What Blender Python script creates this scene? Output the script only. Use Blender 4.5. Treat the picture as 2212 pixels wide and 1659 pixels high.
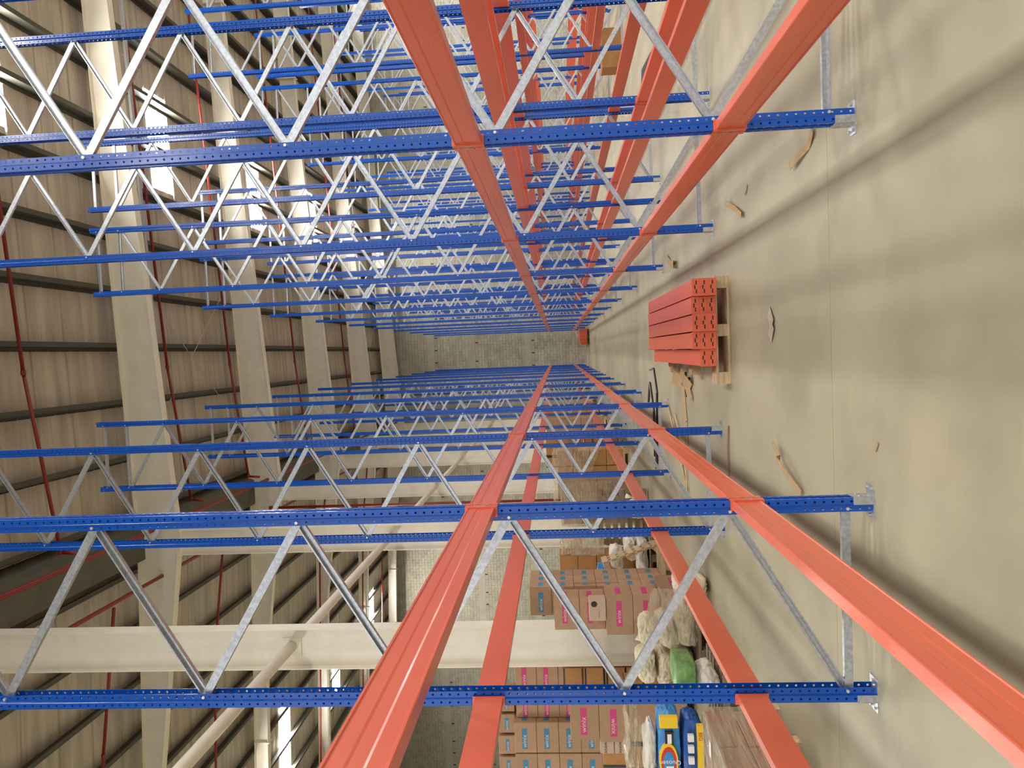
import bpy, bmesh, math, random
from mathutils import Vector, Matrix, noise
random.seed(7)
C = bpy.context.scene.collection
for o in list(bpy.data.objects): bpy.data.objects.remove(o, do_unlink=True)

# ------------------------------------------------------------------ camera
F_PX, PITCH, ROLL, YAW, EYE = 1550.0, 0.065409, -0.038016, -0.043653, 1.72
def cam_axes():
    cp, sp, cy, sy = math.cos(PITCH), math.sin(PITCH), math.cos(YAW), math.sin(YAW)
    fw = Vector((sy*cp, cy*cp, sp)); rt = Vector((cy, -sy, 0)); up = rt.cross(fw)
    c, s = math.cos(ROLL), math.sin(ROLL)
    return fw, c*rt + s*up, -s*rt + c*up
FW, RT, UP = cam_axes()
cam_d = bpy.data.cameras.new('camera'); cam = bpy.data.objects.new('camera', cam_d); C.objects.link(cam)
cam_d.sensor_fit = 'HORIZONTAL'; cam_d.sensor_width = 36.0; cam_d.lens = F_PX*36.0/2212.0
cam_d.clip_start = 0.05; cam_d.clip_end = 400
m = Matrix.Identity(4)                     # the phone was held on its side: world up points to the picture's left
for i in range(3):
    m[i][0] = -UP[i]; m[i][1] = RT[i]; m[i][2] = -FW[i]
m[2][3] = EYE
cam.matrix_world = m
bpy.context.scene.camera = cam

# ------------------------------------------------------------------ world and exposure
world = bpy.data.worlds.new('world'); bpy.context.scene.world = world; world.use_nodes = True
bg = world.node_tree.nodes['Background']; bg.inputs[0].default_value = (0.96, 0.98, 1.0, 1); bg.inputs[1].default_value = 1.25
SKYLIGHT = 70.0
vs = bpy.context.scene.view_settings
vs.view_transform = 'Standard'; vs.look = 'None'; vs.gamma = 1.0; vs.use_curve_mapping = False; vs.exposure = 0.38

# ------------------------------------------------------------------ materials
def srgb(r, g, b):
    f = lambda c: (c/255/12.92) if c/255 <= 0.04045 else ((c/255+0.055)/1.055)**2.4
    return (f(r), f(g), f(b), 1)
def mat(name, col, rough=0.5, metal=0.0, var=0.0, scale=6.0, stretch=(1, 1, 1), bump=0.0, bscale=60.0, coat=0.0, spec=0.5, detail=4.0, col2=None, obj_random=0.0):
    mt = bpy.data.materials.new(name); mt.use_nodes = True; nt = mt.node_tree; b = nt.nodes['Principled BSDF']
    b.inputs['Roughness'].default_value = rough; b.inputs['Metallic'].default_value = metal
    b.inputs['Specular IOR Level'].default_value = spec; b.inputs['Coat Weight'].default_value = coat
    b.inputs['Coat Roughness'].default_value = 0.15
    tc = nt.nodes.new('ShaderNodeTexCoord'); mp = nt.nodes.new('ShaderNodeMapping'); mp.inputs['Scale'].default_value = stretch
    geo = nt.nodes.new('ShaderNodeNewGeometry')
    nt.links.new(geo.outputs['Position'], mp.inputs['Vector'])
    out = None
    if var > 0 or col2:
        n = nt.nodes.new('ShaderNodeTexNoise'); n.inputs['Scale'].default_value = scale; n.inputs['Detail'].default_value = detail
        nt.links.new(mp.outputs[0], n.inputs['Vector'])
        mx = nt.nodes.new('ShaderNodeMix'); mx.data_type = 'RGBA'
        c2 = col2 if col2 else tuple(c*(1-var) for c in col[:3])+(1,)
        c1 = col if col2 else tuple(min(1, c*(1+var*0.6)) for c in col[:3])+(1,)
        mx.inputs[6].default_value = c1; mx.inputs[7].default_value = c2
        rmp = nt.nodes.new('ShaderNodeMapRange'); rmp.inputs[1].default_value = 0.35; rmp.inputs[2].default_value = 0.65
        nt.links.new(n.outputs['Fac'], rmp.inputs[0]); nt.links.new(rmp.outputs[0], mx.inputs[0])
        out = mx.outputs[2]
    if obj_random > 0:
        oi = nt.nodes.new('ShaderNodeObjectInfo'); hs = nt.nodes.new('ShaderNodeHueSaturation')
        mr = nt.nodes.new('ShaderNodeMapRange'); mr.inputs[3].default_value = 1-obj_random; mr.inputs[4].default_value = 1+obj_random
        nt.links.new(oi.outputs['Random'], mr.inputs[0]); nt.links.new(mr.outputs[0], hs.inputs['Value'])
        if out: nt.links.new(out, hs.inputs['Color'])
        else: hs.inputs['Color'].default_value = col
        out = hs.outputs[0]
    if out: nt.links.new(out, b.inputs['Base Color'])
    else: b.inputs['Base Color'].default_value = col
    if bump > 0:
        n2 = nt.nodes.new('ShaderNodeTexNoise'); n2.inputs['Scale'].default_value = bscale; n2.inputs['Detail'].default_value = 3
        nt.links.new(mp.outputs[0], n2.inputs['Vector'])
        bp = nt.nodes.new('ShaderNodeBump'); bp.inputs['Strength'].default_value = bump; bp.inputs['Distance'].default_value = 0.02
        nt.links.new(n2.outputs['Fac'], bp.inputs['Height']); nt.links.new(bp.outputs[0], b.inputs['Normal'])
    return mt
M = {}
M['blue'] = mat('blue_paint', srgb(4, 76, 172), 0.22, bump=0.03, bscale=14, coat=0.08)
M['orange'] = mat('orange_paint', srgb(216, 99, 68), 0.28, bump=0.04, bscale=9, coat=0.12)
M['galv'] = mat('galvanised_steel', srgb(190, 193, 198), 0.33, 0.7, var=0.18, scale=45, bump=0.03)
M['bolt'] = mat('bolt_steel', srgb(215, 215, 215), 0.3, 0.6)
M['floor'] = mat('concrete_floor', srgb(160, 153, 128), 0.5, var=0.12, scale=1.6, stretch=(1, 0.8, 1), bump=0.02, bscale=25, detail=9)
M['cream'] = mat('cream_steel', srgb(232, 224, 208), 0.5, var=0.05, scale=3)
M['roof'] = mat('roof_sheet_underside', srgb(182, 172, 158), 0.36, var=0.20, scale=1.3, stretch=(0.3, 3.2, 1), bump=0.25, bscale=2.2)  # stretched colour streaks imitate wavy reflections on the sheets
M['purlin'] = mat('shaded_purlin_steel', srgb(74, 72, 62), 0.6, var=0.1, scale=2)  # shade of the unlit undersides is put into this dark colour
M['gutter'] = mat('gutter_steel', srgb(92, 90, 78), 0.6, var=0.15, scale=2)
M['redpipe'] = mat('sprinkler_red', srgb(135, 38, 34), 0.4, var=0.08, scale=5)
M['block'] = mat('concrete_block', srgb(176, 170, 152), 0.9, var=0.14, scale=2.2, bump=0.08, bscale=40, obj_random=0.10)
M['mortar'] = mat('mortar', srgb(84, 80, 70), 0.95, var=0.1, scale=6)
M['band'] = mat('concrete_band', srgb(176, 170, 152), 0.85, var=0.1, scale=1.2, bump=0.05)
M['carton'] = mat('cardboard', srgb(168, 133, 103), 0.8, var=0.06, scale=9, obj_random=0.07)
M['carton_dark'] = mat('old_cardboard', srgb(172, 124, 74), 0.8, var=0.08, scale=7, obj_random=0.08)
M['carton_pale'] = mat('pale_cardboard', srgb(190, 164, 142), 0.8, var=0.05, scale=7)
M['carton_scrap'] = mat('scrap_cardboard', srgb(168, 142, 106), 0.85, var=0.1, scale=20)
M['tape'] = mat('brown_tape', srgb(150, 112, 78), 0.35)
M['blacktape'] = mat('black_tape', srgb(42, 40, 38), 0.3)
M['pinkprint'] = mat('pink_print', srgb(196, 58, 118), 0.7)
M['blueprint'] = mat('teal_print', srgb(62, 124, 152), 0.7)
M['lettering'] = mat('pale_lettering', srgb(214, 190, 176), 0.7)
M['blackprint'] = mat('black_print', srgb(44, 40, 38), 0.7)
M['wood'] = mat('pallet_wood', srgb(192, 168, 132), 0.8, var=0.2, scale=6, stretch=(1, 6, 6), obj_random=0.08)
M['greywood'] = mat('weathered_wood', srgb(140, 122, 100), 0.85, var=0.25, scale=6, stretch=(1, 6, 6), obj_random=0.1)
M['blackstrap'] = mat('black_plastic', srgb(38, 38, 36), 0.4)
M['sack'] = mat('woven_sack', srgb(214, 202, 172), 0.7, var=0.12, scale=7, bump=0.35, bscale=14)
M['whitesack'] = mat('white_sack', srgb(222, 218, 205), 0.6, var=0.08, scale=9, bump=0.2, bscale=18)
M['bagblue'] = mat('printed_blue', srgb(64, 140, 205), 0.35, var=0.25, scale=8, bump=0.15, bscale=15)
M['bagnavy'] = mat('printed_navy', srgb(28, 78, 152), 0.35, var=0.1, scale=8, bump=0.12, bscale=15)
M['baggreen'] = mat('printed_green', srgb(120, 165, 95), 0.4, var=0.3, scale=8, bump=0.12, bscale=15)
M['yellow'] = mat('yellow_print', srgb(242, 200, 40), 0.4)
M['redprint'] = mat('red_print', srgb(206, 52, 36), 0.45)
M['whiteprint'] = mat('white_print', srgb(236, 236, 232), 0.45)
M['redbox'] = mat('red_printed_carton', srgb(186, 122, 104), 0.7, col2=srgb(168, 150, 124), scale=2.5)
M['white'] = mat('white_board', srgb(216, 214, 204), 0.6, var=0.05)
M['plastic_grey'] = mat('dust_sheet', srgb(176, 168, 148), 0.3, var=0.05)
def film():
    mt = bpy.data.materials.new('stretch_film'); mt.use_nodes = True; nt = mt.node_tree; nt.nodes.clear()
    o = nt.nodes.new('ShaderNodeOutputMaterial'); mx = nt.nodes.new('ShaderNodeMixShader')
    tr = nt.nodes.new('ShaderNodeBsdfTransparent'); pr = nt.nodes.new('ShaderNodeBsdfPrincipled')
    tr.inputs[0].default_value = (0.93, 0.91, 0.86, 1)
    pr.inputs['Base Color'].default_value = srgb(214, 202, 178); pr.inputs['Roughness'].default_value = 0.16
    geo = nt.nodes.new('ShaderNodeNewGeometry'); mp = nt.nodes.new('ShaderNodeMapping'); mp.inputs['Scale'].default_value = (1.4, 0.8, 6)
    mp.inputs['Rotation'].default_value = (0.35, 0.6, 0.3)
    n = nt.nodes.new('ShaderNodeTexNoise'); n.inputs['Scale'].default_value = 5; n.inputs['Detail'].default_value = 6
    n.inputs['Distortion'].default_value = 0.5
    nt.links.new(geo.outputs['Position'], mp.inputs[0]); nt.links.new(mp.outputs[0], n.inputs['Vector'])
    r = nt.nodes.new('ShaderNodeMapRange'); r.inputs[1].default_value = 0.3; r.inputs[2].default_value = 0.7; r.inputs[3].default_value = 0.16; r.inputs[4].default_value = 0.52
    nt.links.new(n.outputs['Fac'], r.inputs[0]); nt.links.new(r.outputs[0], mx.inputs[0])
    bp = nt.nodes.new('ShaderNodeBump'); bp.inputs['Strength'].default_value = 0.7; bp.inputs['Distance'].default_value = 0.05
    nt.links.new(n.outputs['Fac'], bp.inputs['Height']); nt.links.new(bp.outputs[0], pr.inputs['Normal'])
    nt.links.new(tr.outputs[0], mx.inputs[1]); nt.links.new(pr.outputs[0], mx.inputs[2]); nt.links.new(mx.outputs[0], o.inputs[0])
    return mt
M['film'] = film()
def sky_panel():
    mt = bpy.data.materials.new('translucent_rooflight'); mt.use_nodes = True; nt = mt.node_tree; b = nt.nodes['Principled BSDF']
    b.inputs['Base Color'].default_value = (0.85, 0.88, 0.86, 1); b.inputs['Roughness'].default_value = 0.5
    b.inputs['Emission Color'].default_value = (1.0, 0.985, 0.93, 1); b.inputs['Emission Strength'].default_value = SKYLIGHT
    return mt
M['rooflight'] = sky_panel()

# ------------------------------------------------------------------ mesh helpers
class MB:
    def __init__(s): s.v = []; s.f = []
    def add(s, vs, fs):
        k = len(s.v); s.v += [tuple(v) for v in vs]; s.f += [tuple(i+k for i in f) for f in fs]; return s
    def box(s, x0, x1, y0, y1, z0, z1, mtx=None):
        vs = [Vector(p) for p in ((x0,y0,z0),(x1,y0,z0),(x1,y1,z0),(x0,y1,z0),(x0,y0,z1),(x1,y0,z1),(x1,y1,z1),(x0,y1,z1))]
        if mtx: vs = [mtx @ v for v in vs]
        return s.add(vs, [(0,3,2,1),(4,5,6,7),(0,1,5,4),(1,2,6,5),(2,3,7,6),(3,0,4,7)])
    def tube(s, p, q, r, n=10, r2=None):
        p = Vector(p); q = Vector(q); d = (q-p).normalized(); a = d.orthogonal().normalized(); b = d.cross(a); r2 = r if r2 is None else r2
        vs = [p+(a*math.cos(t)+b*math.sin(t))*r for t in [2*math.pi*i/n for i in range(n)]] + [q+(a*math.cos(t)+b*math.sin(t))*r2 for t in [2*math.pi*i/n for i in range(n)]]
        return s.add(vs, [(i,(i+1)%n,n+(i+1)%n,n+i) for i in range(n)]+[tuple(range(n-1,-1,-1)), tuple(range(n,2*n))])
    def prism(s, pts, a, b, cap=True):            # pts: list of 3D points, swept by vector a -> b offsets
        n = len(pts); a = Vector(a); b = Vector(b)
        vs = [Vector(p)+a for p in pts]+[Vector(p)+b for p in pts]
        fs = [(i,(i+1)%n,n+(i+1)%n,n+i) for i in range(n)]
        if cap: fs += [tuple(range(n-1,-1,-1)), tuple(range(n,2*n))]
        return s.add(vs, fs)
    def mesh(s, name, mt, smooth=False):
        me = bpy.data.meshes.new(name); me.from_pydata(s.v, [], s.f); me.materials.append(mt)
        bm = bmesh.new(); bm.from_mesh(me); bmesh.ops.recalc_face_normals(bm, faces=bm.faces); bm.to_mesh(me); bm.free()
        if smooth:
            for p in me.polygons: p.use_smooth = True
        return me
    def build(s, name, mt, parent=None, loc=(0,0,0), rz=0, smooth=False):
        return put(name, s.mesh(name, mt, smooth), parent, loc, rz)
def put(name, me, parent=None, loc=(0,0,0), rz=0, rot=None):
    o = bpy.data.objects.new(name, me); C.objects.link(o); o.location = loc
    o.rotation_euler = rot if rot else (0, 0, rz)
    if parent: o.parent = parent
    return o
def tag(o, label, cat, group=None):
    o['label'] = label; o['category'] = cat
    if group: o['group'] = group
    return o
def thing(name, label, cat, loc=(0,0,0), rz=0, group=None, rot=None):
    return tag(put(name, None, None, loc, rz, rot), label, cat, group)
def struct(o): o['kind'] = 'structure'; return o
ORD = ['nearest','first','second','third','fourth','fifth','sixth','seventh','eighth','ninth','tenth','eleventh','twelfth','thirteenth']
def bevel_box(name, x, y, z, mt, b=0.006, seg=1):  # box on its base, centred in x and y
    bm = bmesh.new(); bmesh.ops.create_cube(bm, size=1)
    for v in bm.verts: v.co = Vector((v.co.x*x, v.co.y*y, (v.co.z+0.5)*z))
    bmesh.ops.bevel(bm, geom=bm.edges[:], offset=b, segments=seg, affect='EDGES')
    me = bpy.data.meshes.new(name); bm.to_mesh(me); bm.free(); me.materials.append(mt); return me
_text = {}
def text_mesh(body, size, mt, name='lettering'):
    key = (body, size, mt.name)
    if key in _text: return _text[key]
    cu = bpy.data.curves.new('t', 'FONT'); cu.body = body; cu.size = size; cu.align_x = 'CENTER'; cu.align_y = 'CENTER'; cu.extrude = 0.0004; cu.resolution_u = 3
    o = bpy.data.objects.new('t', cu); C.objects.link(o)
    dg = bpy.context.evaluated_depsgraph_get(); me = bpy.data.meshes.new_from_object(o.evaluated_get(dg)); me.name = name
    bpy.data.objects.remove(o, do_unlink=True); bpy.data.curves.remove(cu)
    me.materials.clear(); me.materials.append(mt); _text[key] = me; return me

# ------------------------------------------------------------------ building shell
YF, YB = 46.3, -16.0          # end wall and open end behind the camera
XL, XR = -30.0, 27.0
XV, ZV = -4.55, 12.75         # valley line over the columns
BAY = 6.8; YC = [11.0+BAY*k for k in range(-1, 6)]
def ztop(x): return ZV + 0.04*abs(x-XV)
# floor slabs, thin saw-cut joints between them
floor = struct(MB().box(XL-25, XR+25, YB-25, YF+0.3, -0.3, -0.03).build('floor', M['mortar']))
ys = [YB-25, -8.95, -2.15, 4.65, 11.45, 18.25, 25.05, 31.85, 38.65, YF]
xs = [XL-25, -18.2, -9.1, -4.9, 4.2, 13.3, XR+25]
for i in range(len(xs)-1):
    for j in range(len(ys)-1):
        MB().box(xs[i]+0.002, xs[i+1]-0.002, ys[j]+0.002, ys[j+1]-0.002, -0.028, 0).build('floor_slab', M['floor'], floor)
# end wall: concrete blocks, bands
wall = struct(MB().box(XL, XR, YF+0.012, YF+0.25, 0, 14.6).build('wall_back', M['mortar']))
bands = [(3.40, 3.85), (7.05, 7.51), (9.71, 10.20)]
bl = MB(); bl.box(0.005, 0.395, -0.012, 0.05, 0.005, 0.195)
blm = bl.mesh('block', M['block'])
rest = MB(); nb = 0; z = 0.0; row = 0
cells = []
while z < 14.2:
    zb = next((b for b in bands if b[0]-0.19 < z < b[1]), None)
    if zb:
        if z < zb[0]: z = zb[0]
        MB().box(XL, XR, YF-0.02, YF+0.05, zb[0], zb[1]).build('concrete_band', M['band'], wall)
        z = zb[1]
    x = XL + (0.2 if row % 2 else 0.0)
    while x < XR-0.4:
        cells.append((x, z)); x += 0.4
    z += 0.2; row += 1
near = sorted([c for c in cells if -1.4 < c[0] < 1.7 and c[1] < 10.9], key=lambda c: abs(c[0]-0.15)*2+c[1])[:300]
ns = set(near)
for (x, z) in cells:
    if (x, z) in ns: put('block', blm, wall, (x, YF, z))
    elif z+0.2 < ztop(x)+0.3:
        d = random.uniform(0, 0.006)
        vs = [(x+0.005, YF-0.010-d, z+0.005), (x+0.395, YF-0.010-d, z+0.005), (x+0.395, YF-0.010-d, z+0.195), (x+0.005, YF-0.010-d, z+0.195),
              (x+0.005, YF+0.03, z+0.005), (x+0.395, YF+0.03, z+0.005), (x+0.395, YF+0.03, z+0.195), (x+0.005, YF+0.03, z+0.195)]
        rest.add(vs, [(0,1,2,3),(4,5,1,0),(5,6,2,1),(6,7,3,2),(7,4,0,3)])
r = rest.build('block_field', M['block'], wall); r['kind'] = 'stuff'
for (z0, z1) in bands:
    g = MB(); x = XL+0.3
    while x < XR-1:
        g.box(x, x+0.07, YF-0.02, YF-0.008, z0-0.19, z0-0.015); x += random.choice((0.8, 0.8, 1.2))
    g.build('open_joints', M['blackstrap'], wall)['kind'] = 'stuff'
struct(MB().box(XL-0.2, XL, YB, YF+0.25, 0, 14.6).build('wall_left', M['block']))
# roof: sheets on purlins, rooflight panels plus an added fill row
ceil = struct(MB().box(XV-0.62, XV+0.62, YB, YF, ZV+0.30, ZV+0.34).build('ceiling', M['gutter']))
SKY_R_AND_FILL = [(5.3, 8.2), (21.0, 24.0)]; SKY_L = [(-17.0, -13.9)]  # far right row is unseen, added to light the left rack and soften shadows
def sheet(x0, x1, y0, w, mt, name, dz=0.0):
    n = 3; p = w/n; prof = []
    for k in range(n):
        h = 0.035 if k == 0 else 0.012
        prof += [(y0+p*k, h), (y0+p*k+0.03, h), (y0+p*k+0.05, 0.0), (y0+p*k+p*0.5, -0.006), (y0+p*k+p-0.02, 0.0)]
    prof += [(y0+w, 0.035)]
    vs = []; fs = []
    for x in (x0, x1): vs += [(x, y, ztop(x)+0.285+h+dz) for y, h in prof]
    k = len(prof); fs = [(i, i+1, k+i+1, k+i) for i in range(k-1)]
    b = MB().add(vs, fs); b.add([(v[0], v[1], v[2]+0.004) for v in vs], fs)
    return b.build(name, mt, ceil)
W = BAY/6; y = YB; j = 0
y = YC[0]+0.6-W*18
while y < YF:
    w = min(W, YF-y)
    k = round((y-(YC[0]+0.6))/W) % 6
    for (a, b_, s) in ((XV+0.5, XR, SKY_R_AND_FILL), (XL, XV-0.5, SKY_L)):
        if k == 2 and w > 1:
            cur = a
            for (s0, s1) in s:
                sheet(cur, s0, y, w, M['roof'], 'roof_sheet'); sheet(s0, s1, y, w, M['rooflight'], 'rooflight_or_fill_panel'); cur = s1
            sheet(cur, b_, y, w, M['roof'], 'roof_sheet')
        else:
            sheet(a, b_, y, w, M['roof'], 'roof_sheet')
    y += W
px = [XV+0.75+1.45*k for k in range(0, 22)] + [XV-0.75-1.45*k for k in range(0, 18)]
for x in px:
    if not XL < x < XR: continue
    zz = ztop(x); d = 0.002
    prof = [(x-0.10,0,zz+0.28),(x+0.004,0,zz+0.28),(x+0.004,0,zz+0.004),(x+0.11,0,zz+0.004),(x+0.11,0,zz+0.026),(x+0.113,0,zz+0.026),(x+0.113,0,zz),(x-0.0,0,zz),(x-0.0,0,zz+0.276),(x-0.097,0,zz+0.276),(x-0.097,0,zz+0.254),(x-0.10,0,zz+0.254)]  # flanges widened to take in the shadowed gap beside each purlin
    MB().prism(prof, (0,YB,0), (0,YF,0)).build('purlin', M['purlin'], ceil)
# valley gutter over the column line
g = MB()
gp = [(-0.62,0.29),(-0.42,-0.12),(0.42,-0.12),(0.62,0.29)]
for i in range(3):
    (a, b), (c, d) = gp[i], gp[i+1]
    g.add([(XV+a,YB,ZV+b),(XV+c,YB,ZV+d),(XV+c,YF,ZV+d),(XV+a,YF,ZV+b),(XV+a,YB,ZV+b-0.012),(XV+c,YB,ZV+d-0.012),(XV+c,YF,ZV+d-0.012),(XV+a,YF,ZV+b-0.012)],
          [(0,1,2,3),(7,6,5,4),(0,3,7,4),(1,5,6,2)])
g.build('valley_gutter', M['gutter'], ceil)

# columns, rafters, struts
def ibeam_x(pts_top, pts_bot, y, bf=0.24, tf=0.014, tw=0.012):     # tapered I-section running along X at depth y
    b = MB()
    for (t, sgn) in ((pts_top, -1), (pts_bot, 1)):
        for i in range(len(t)-1):
            (x0, z0), (x1, z1) = t[i], t[i+1]
            b.add([(x0,y-bf/2,z0),(x1,y-bf/2,z1),(x1,y+bf/2,z1),(x0,y+bf/2,z0),(x0,y-bf/2,z0+sgn*tf),(x1,y-bf/2,z1+sgn*tf),(x1,y+bf/2,z1+sgn*tf),(x0,y+bf/2,z0+sgn*tf)],
                  [(0,1,2,3),(7,6,5,4),(0,4,5,1),(2,6,7,3),(1,5,6,2),(3,7,4,0)])
    for i in range(len(pts_top)-1):
        (x0, t0), (x1, t1) = pts_top[i], pts_top[i+1]; (xb0, b0), (xb1, b1) = pts_bot[i], pts_bot[i+1]
        b.add([(x0,y-tw/2,t0),(x1,y-tw/2,t1),(xb1,y-tw/2,b1),(xb0,y-tw/2,b0),(x0,y+tw/2,t0),(x1,y+tw/2,t1),(xb1,y+tw/2,b1),(xb0,y+tw/2,b0)],
              [(0,1,2,3),(7,6,5,4)])
    return b
XC0, XC1 = -4.86, -4.22
for i, yc in enumerate(YC):
    nm = ORD[i] if i >= 1 else None
    lab = (nm+' white steel column behind the left rack, counted from the camera') if nm else 'white steel column left of the camera, outside the picture'
    t = thing('steel_column', lab, 'column', ((XC0+XC1)/2, yc, 0), 0, 'white steel columns')
    hw = (XC1-XC0)/2; zt = ZV-1.13
    MB().box(-hw, -hw+0.014, -0.13, 0.13, 0.02, zt).build('flange', M['cream'], t)
    MB().box(hw-0.014, hw, -0.13, 0.13, 0.02, zt).build('flange', M['cream'], t)
    MB().box(-hw+0.014, hw-0.014, -0.006, 0.006, 0.02, zt).build('web', M['cream'], t)
    MB().box(-hw-0.05, hw+0.05, -0.18, 0.18, 0, 0.02).build('base_plate', M['cream'], t)
    for zz in (3.4, 6.12):
        pl = MB().box(-0.15, 0.15, -0.026, -0.0062, zz-0.15, zz+0.15)
        o = pl.build('strut_plate' if zz > 5 else 'splice_plate', M['cream'], t) if zz > 5 else None
        if o:
            bb = MB()
            for sx in (-0.1, 0.1):
                for sz in (-0.1, 0.1): bb.tube((sx*1.15, -0.036, zz+sz*1.15), (sx*1.15, -0.026, zz+sz*1.15), 0.018, 8)
            bb.build('plate_bolts', M['cream'], o)
    # rafters either side of the valley
    for side in (1, -1):
        if side > 0: X = [XV, 9.4, XR]; D = [1.12, 0.66, 0.62]
        else: X = [XV, -10.7, XL]; D = [1.10, 0.5, 0.5]
        top = [(x, ztop(x)) for x in X]; bot = [(x, ztop(x)-d) for x, d in zip(X, D)]
        lab = (nm+' cream roof rafter counted from the camera, '+('above the aisle' if side > 0 else 'left of the columns')) if nm else 'cream roof rafter above the camera, '+('right' if side > 0 else 'left')+' of the columns'
        rf = thing('roof_rafter', lab, 'rafter', (0, yc, 0), 0, 'cream tapered roof rafters')
        ibeam_x(top, bot, 0).build('rafter_beam', M['cream'], rf)
        for xs_ in ((2.0, 12.4) if side > 0 else (-13.6, -20.0)):       # bolted splice collars
            dd = D[0]+(D[1]-D[0])*min(1, abs(xs_-XV)/abs(X[1]-XV))
            if side > 0 and xs_ < 3: continue
            MB().box(xs_-0.02, xs_+0.02, -0.15, 0.15, ztop(xs_)-dd-0.06, ztop(xs_)+0.0).build('splice_plate', M['cream'], rf)
    hn = tag(MB().box(XV-0.36, XV+0.36, yc-0.012, yc+0.012, ZV-1.14, ZV-0.2).build('haunch_plate', M['cream']),
             (nm+' cream haunch plate where rafters meet the column, from the camera') if nm else 'cream haunch plate on the column left of the camera', 'plate', 'cream haunch plates')
for i in range(len(YC)-1):
    a, b = YC[i], YC[i+1]; nm = ORD[i+1]
    st = MB().tube((0, a+0.016-a, 0), (0, b-0.027-a, 0), 0.085, 14).build('tubular_strut', M['cream'], None, (-4.52, a, 6.12), smooth=True)
    tag(st, nm+' cream tubular strut between the columns, counted from the camera', 'strut', 'cream tubular struts')
# sprinkler pipes
def pipe(name, pts, r, label, mt=M['redpipe'], group=None, cat='pipe'):
    t = thing(name, label, cat, pts[0], 0, group); p0 = Vector(pts[0])
    b = MB()
    for p, q in zip(pts, pts[1:]): b.tube(Vector(p)-p0, Vector(q)-p0, r, 10)
    b.build('pipe_run', mt, t, smooth=True)
    for p in pts[1:-1]:
        b = MB(); v = Vector(p)-p0; b.tube(v+Vector((-r*1.3,0,0)), v+Vector((r*1.3,0,0)), r*1.35, 10); b.build('elbow', mt, t)
    return t
for k, yy in enumerate((14.05, 19.5, 23.35, 29.3, 36.3, 40.6)):
    pipe('sprinkler_pipe', [(XV+0.66, yy+0.42, 12.05), (XV+0.7, yy+0.40, ztop(XV)-0.32), (0, yy, ztop(0)-0.26), (20, yy-0.9, ztop(20)-0.26)], 0.038,
         ORD[k+1]+' dark red sprinkler pipe across the roof above the aisle, from the camera', group='red sprinkler branch pipes')
    pipe('sprinkler_pipe', [(XV-0.98, yy+1.7, 12.2), (-9.0, yy+1.6, ztop(-9)-0.3), (-26, yy+1.2, ztop(-26)-0.3)], 0.036,
         ORD[k+1]+' dark red sprinkler pipe across the roof left of the columns, from the camera', group='red sprinkler branch pipes')
pipe('sprinkler_main', [(-4.12, YB, 12.12), (-4.12, YF-0.1, 12.12)], 0.055, 'long dark red sprinkler main along the right of the valley gutter')
pipe('sprinkler_main', [(-5.42, YB, 12.2), (-5.42, YF-0.1, 12.2)], 0.05, 'long dark red sprinkler main along the left of the valley gutter')
pipe('riser_pipe', [(-5.05, 24.2, 0.0), (-5.05, 24.2, 11.9), (-5.32, 24.2, 12.08)], 0.045, 'dark red vertical sprinkler riser beside a white column')
# cable channels hung along two rafters
for yy, w in ((YC[2]+0.42, 0.11), (YC[5]+0.5, 0.11)):
    t = thing('cable_channel', 'galvanised cable channel hung under the '+('first' if yy < 25 else 'fourth')+' rafter above the aisle', 'cable channel', (-3.6, yy, 0))
    x0, x1 = 0, 24.0; z0, z1 = ztop(-3.6)-0.75, ztop(20.4)-0.75
    MB().add([(x0,-w/2,z0),(x1,-w/2,z1),(x1,w/2,z1),(x0,w/2,z0)], [(0,1,2,3)]).add([(x0,-w/2,z0+0.06),(x1,-w/2,z1+0.06),(x1,-w/2,z1),(x0,-w/2,z0)], [(0,1,2,3)]).add([(x0,w/2,z0+0.06),(x1,w/2,z1+0.06),(x1,w/2,z1),(x0,w/2,z0)], [(0,1,2,3)]).build('channel', M['galv'], t)
    for k in range(7):
        xx = 1.5+3.4*k; MB().tube((xx, 0, z0+(z1-z0)*xx/24), (xx, 0, ztop(-3.6+xx)+0.1), 0.006, 6).build('hanger_rod', M['galv'], t)
# sag-rod crosses under the roof
for k, (ya, yb) in enumerate([(YC[2], YC[3]), (YC[0], YC[1]), (YC[5], YC[6])]):
    t = thing('roof_cross_brace', 'thin crossed steel rods bracing the roof, '+['second', 'first', 'last'][k]+' pair from the camera', 'cross brace', (-2.6, ya, ztop(-2.6)-0.12), 0, 'crossed roof brace rods')
    MB().tube((0, 0.02, 0), (5.8, yb-ya-0.02, ztop(3.2)-ztop(-2.6)), 0.011, 6).build('brace_rod', M['galv'], t)
    MB().tube((5.8, 0.02, ztop(3.2)-ztop(-2.6)+0.03), (0, yb-ya-0.02, 0.03), 0.011, 6).build('brace_rod', M['galv'], t)

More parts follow.
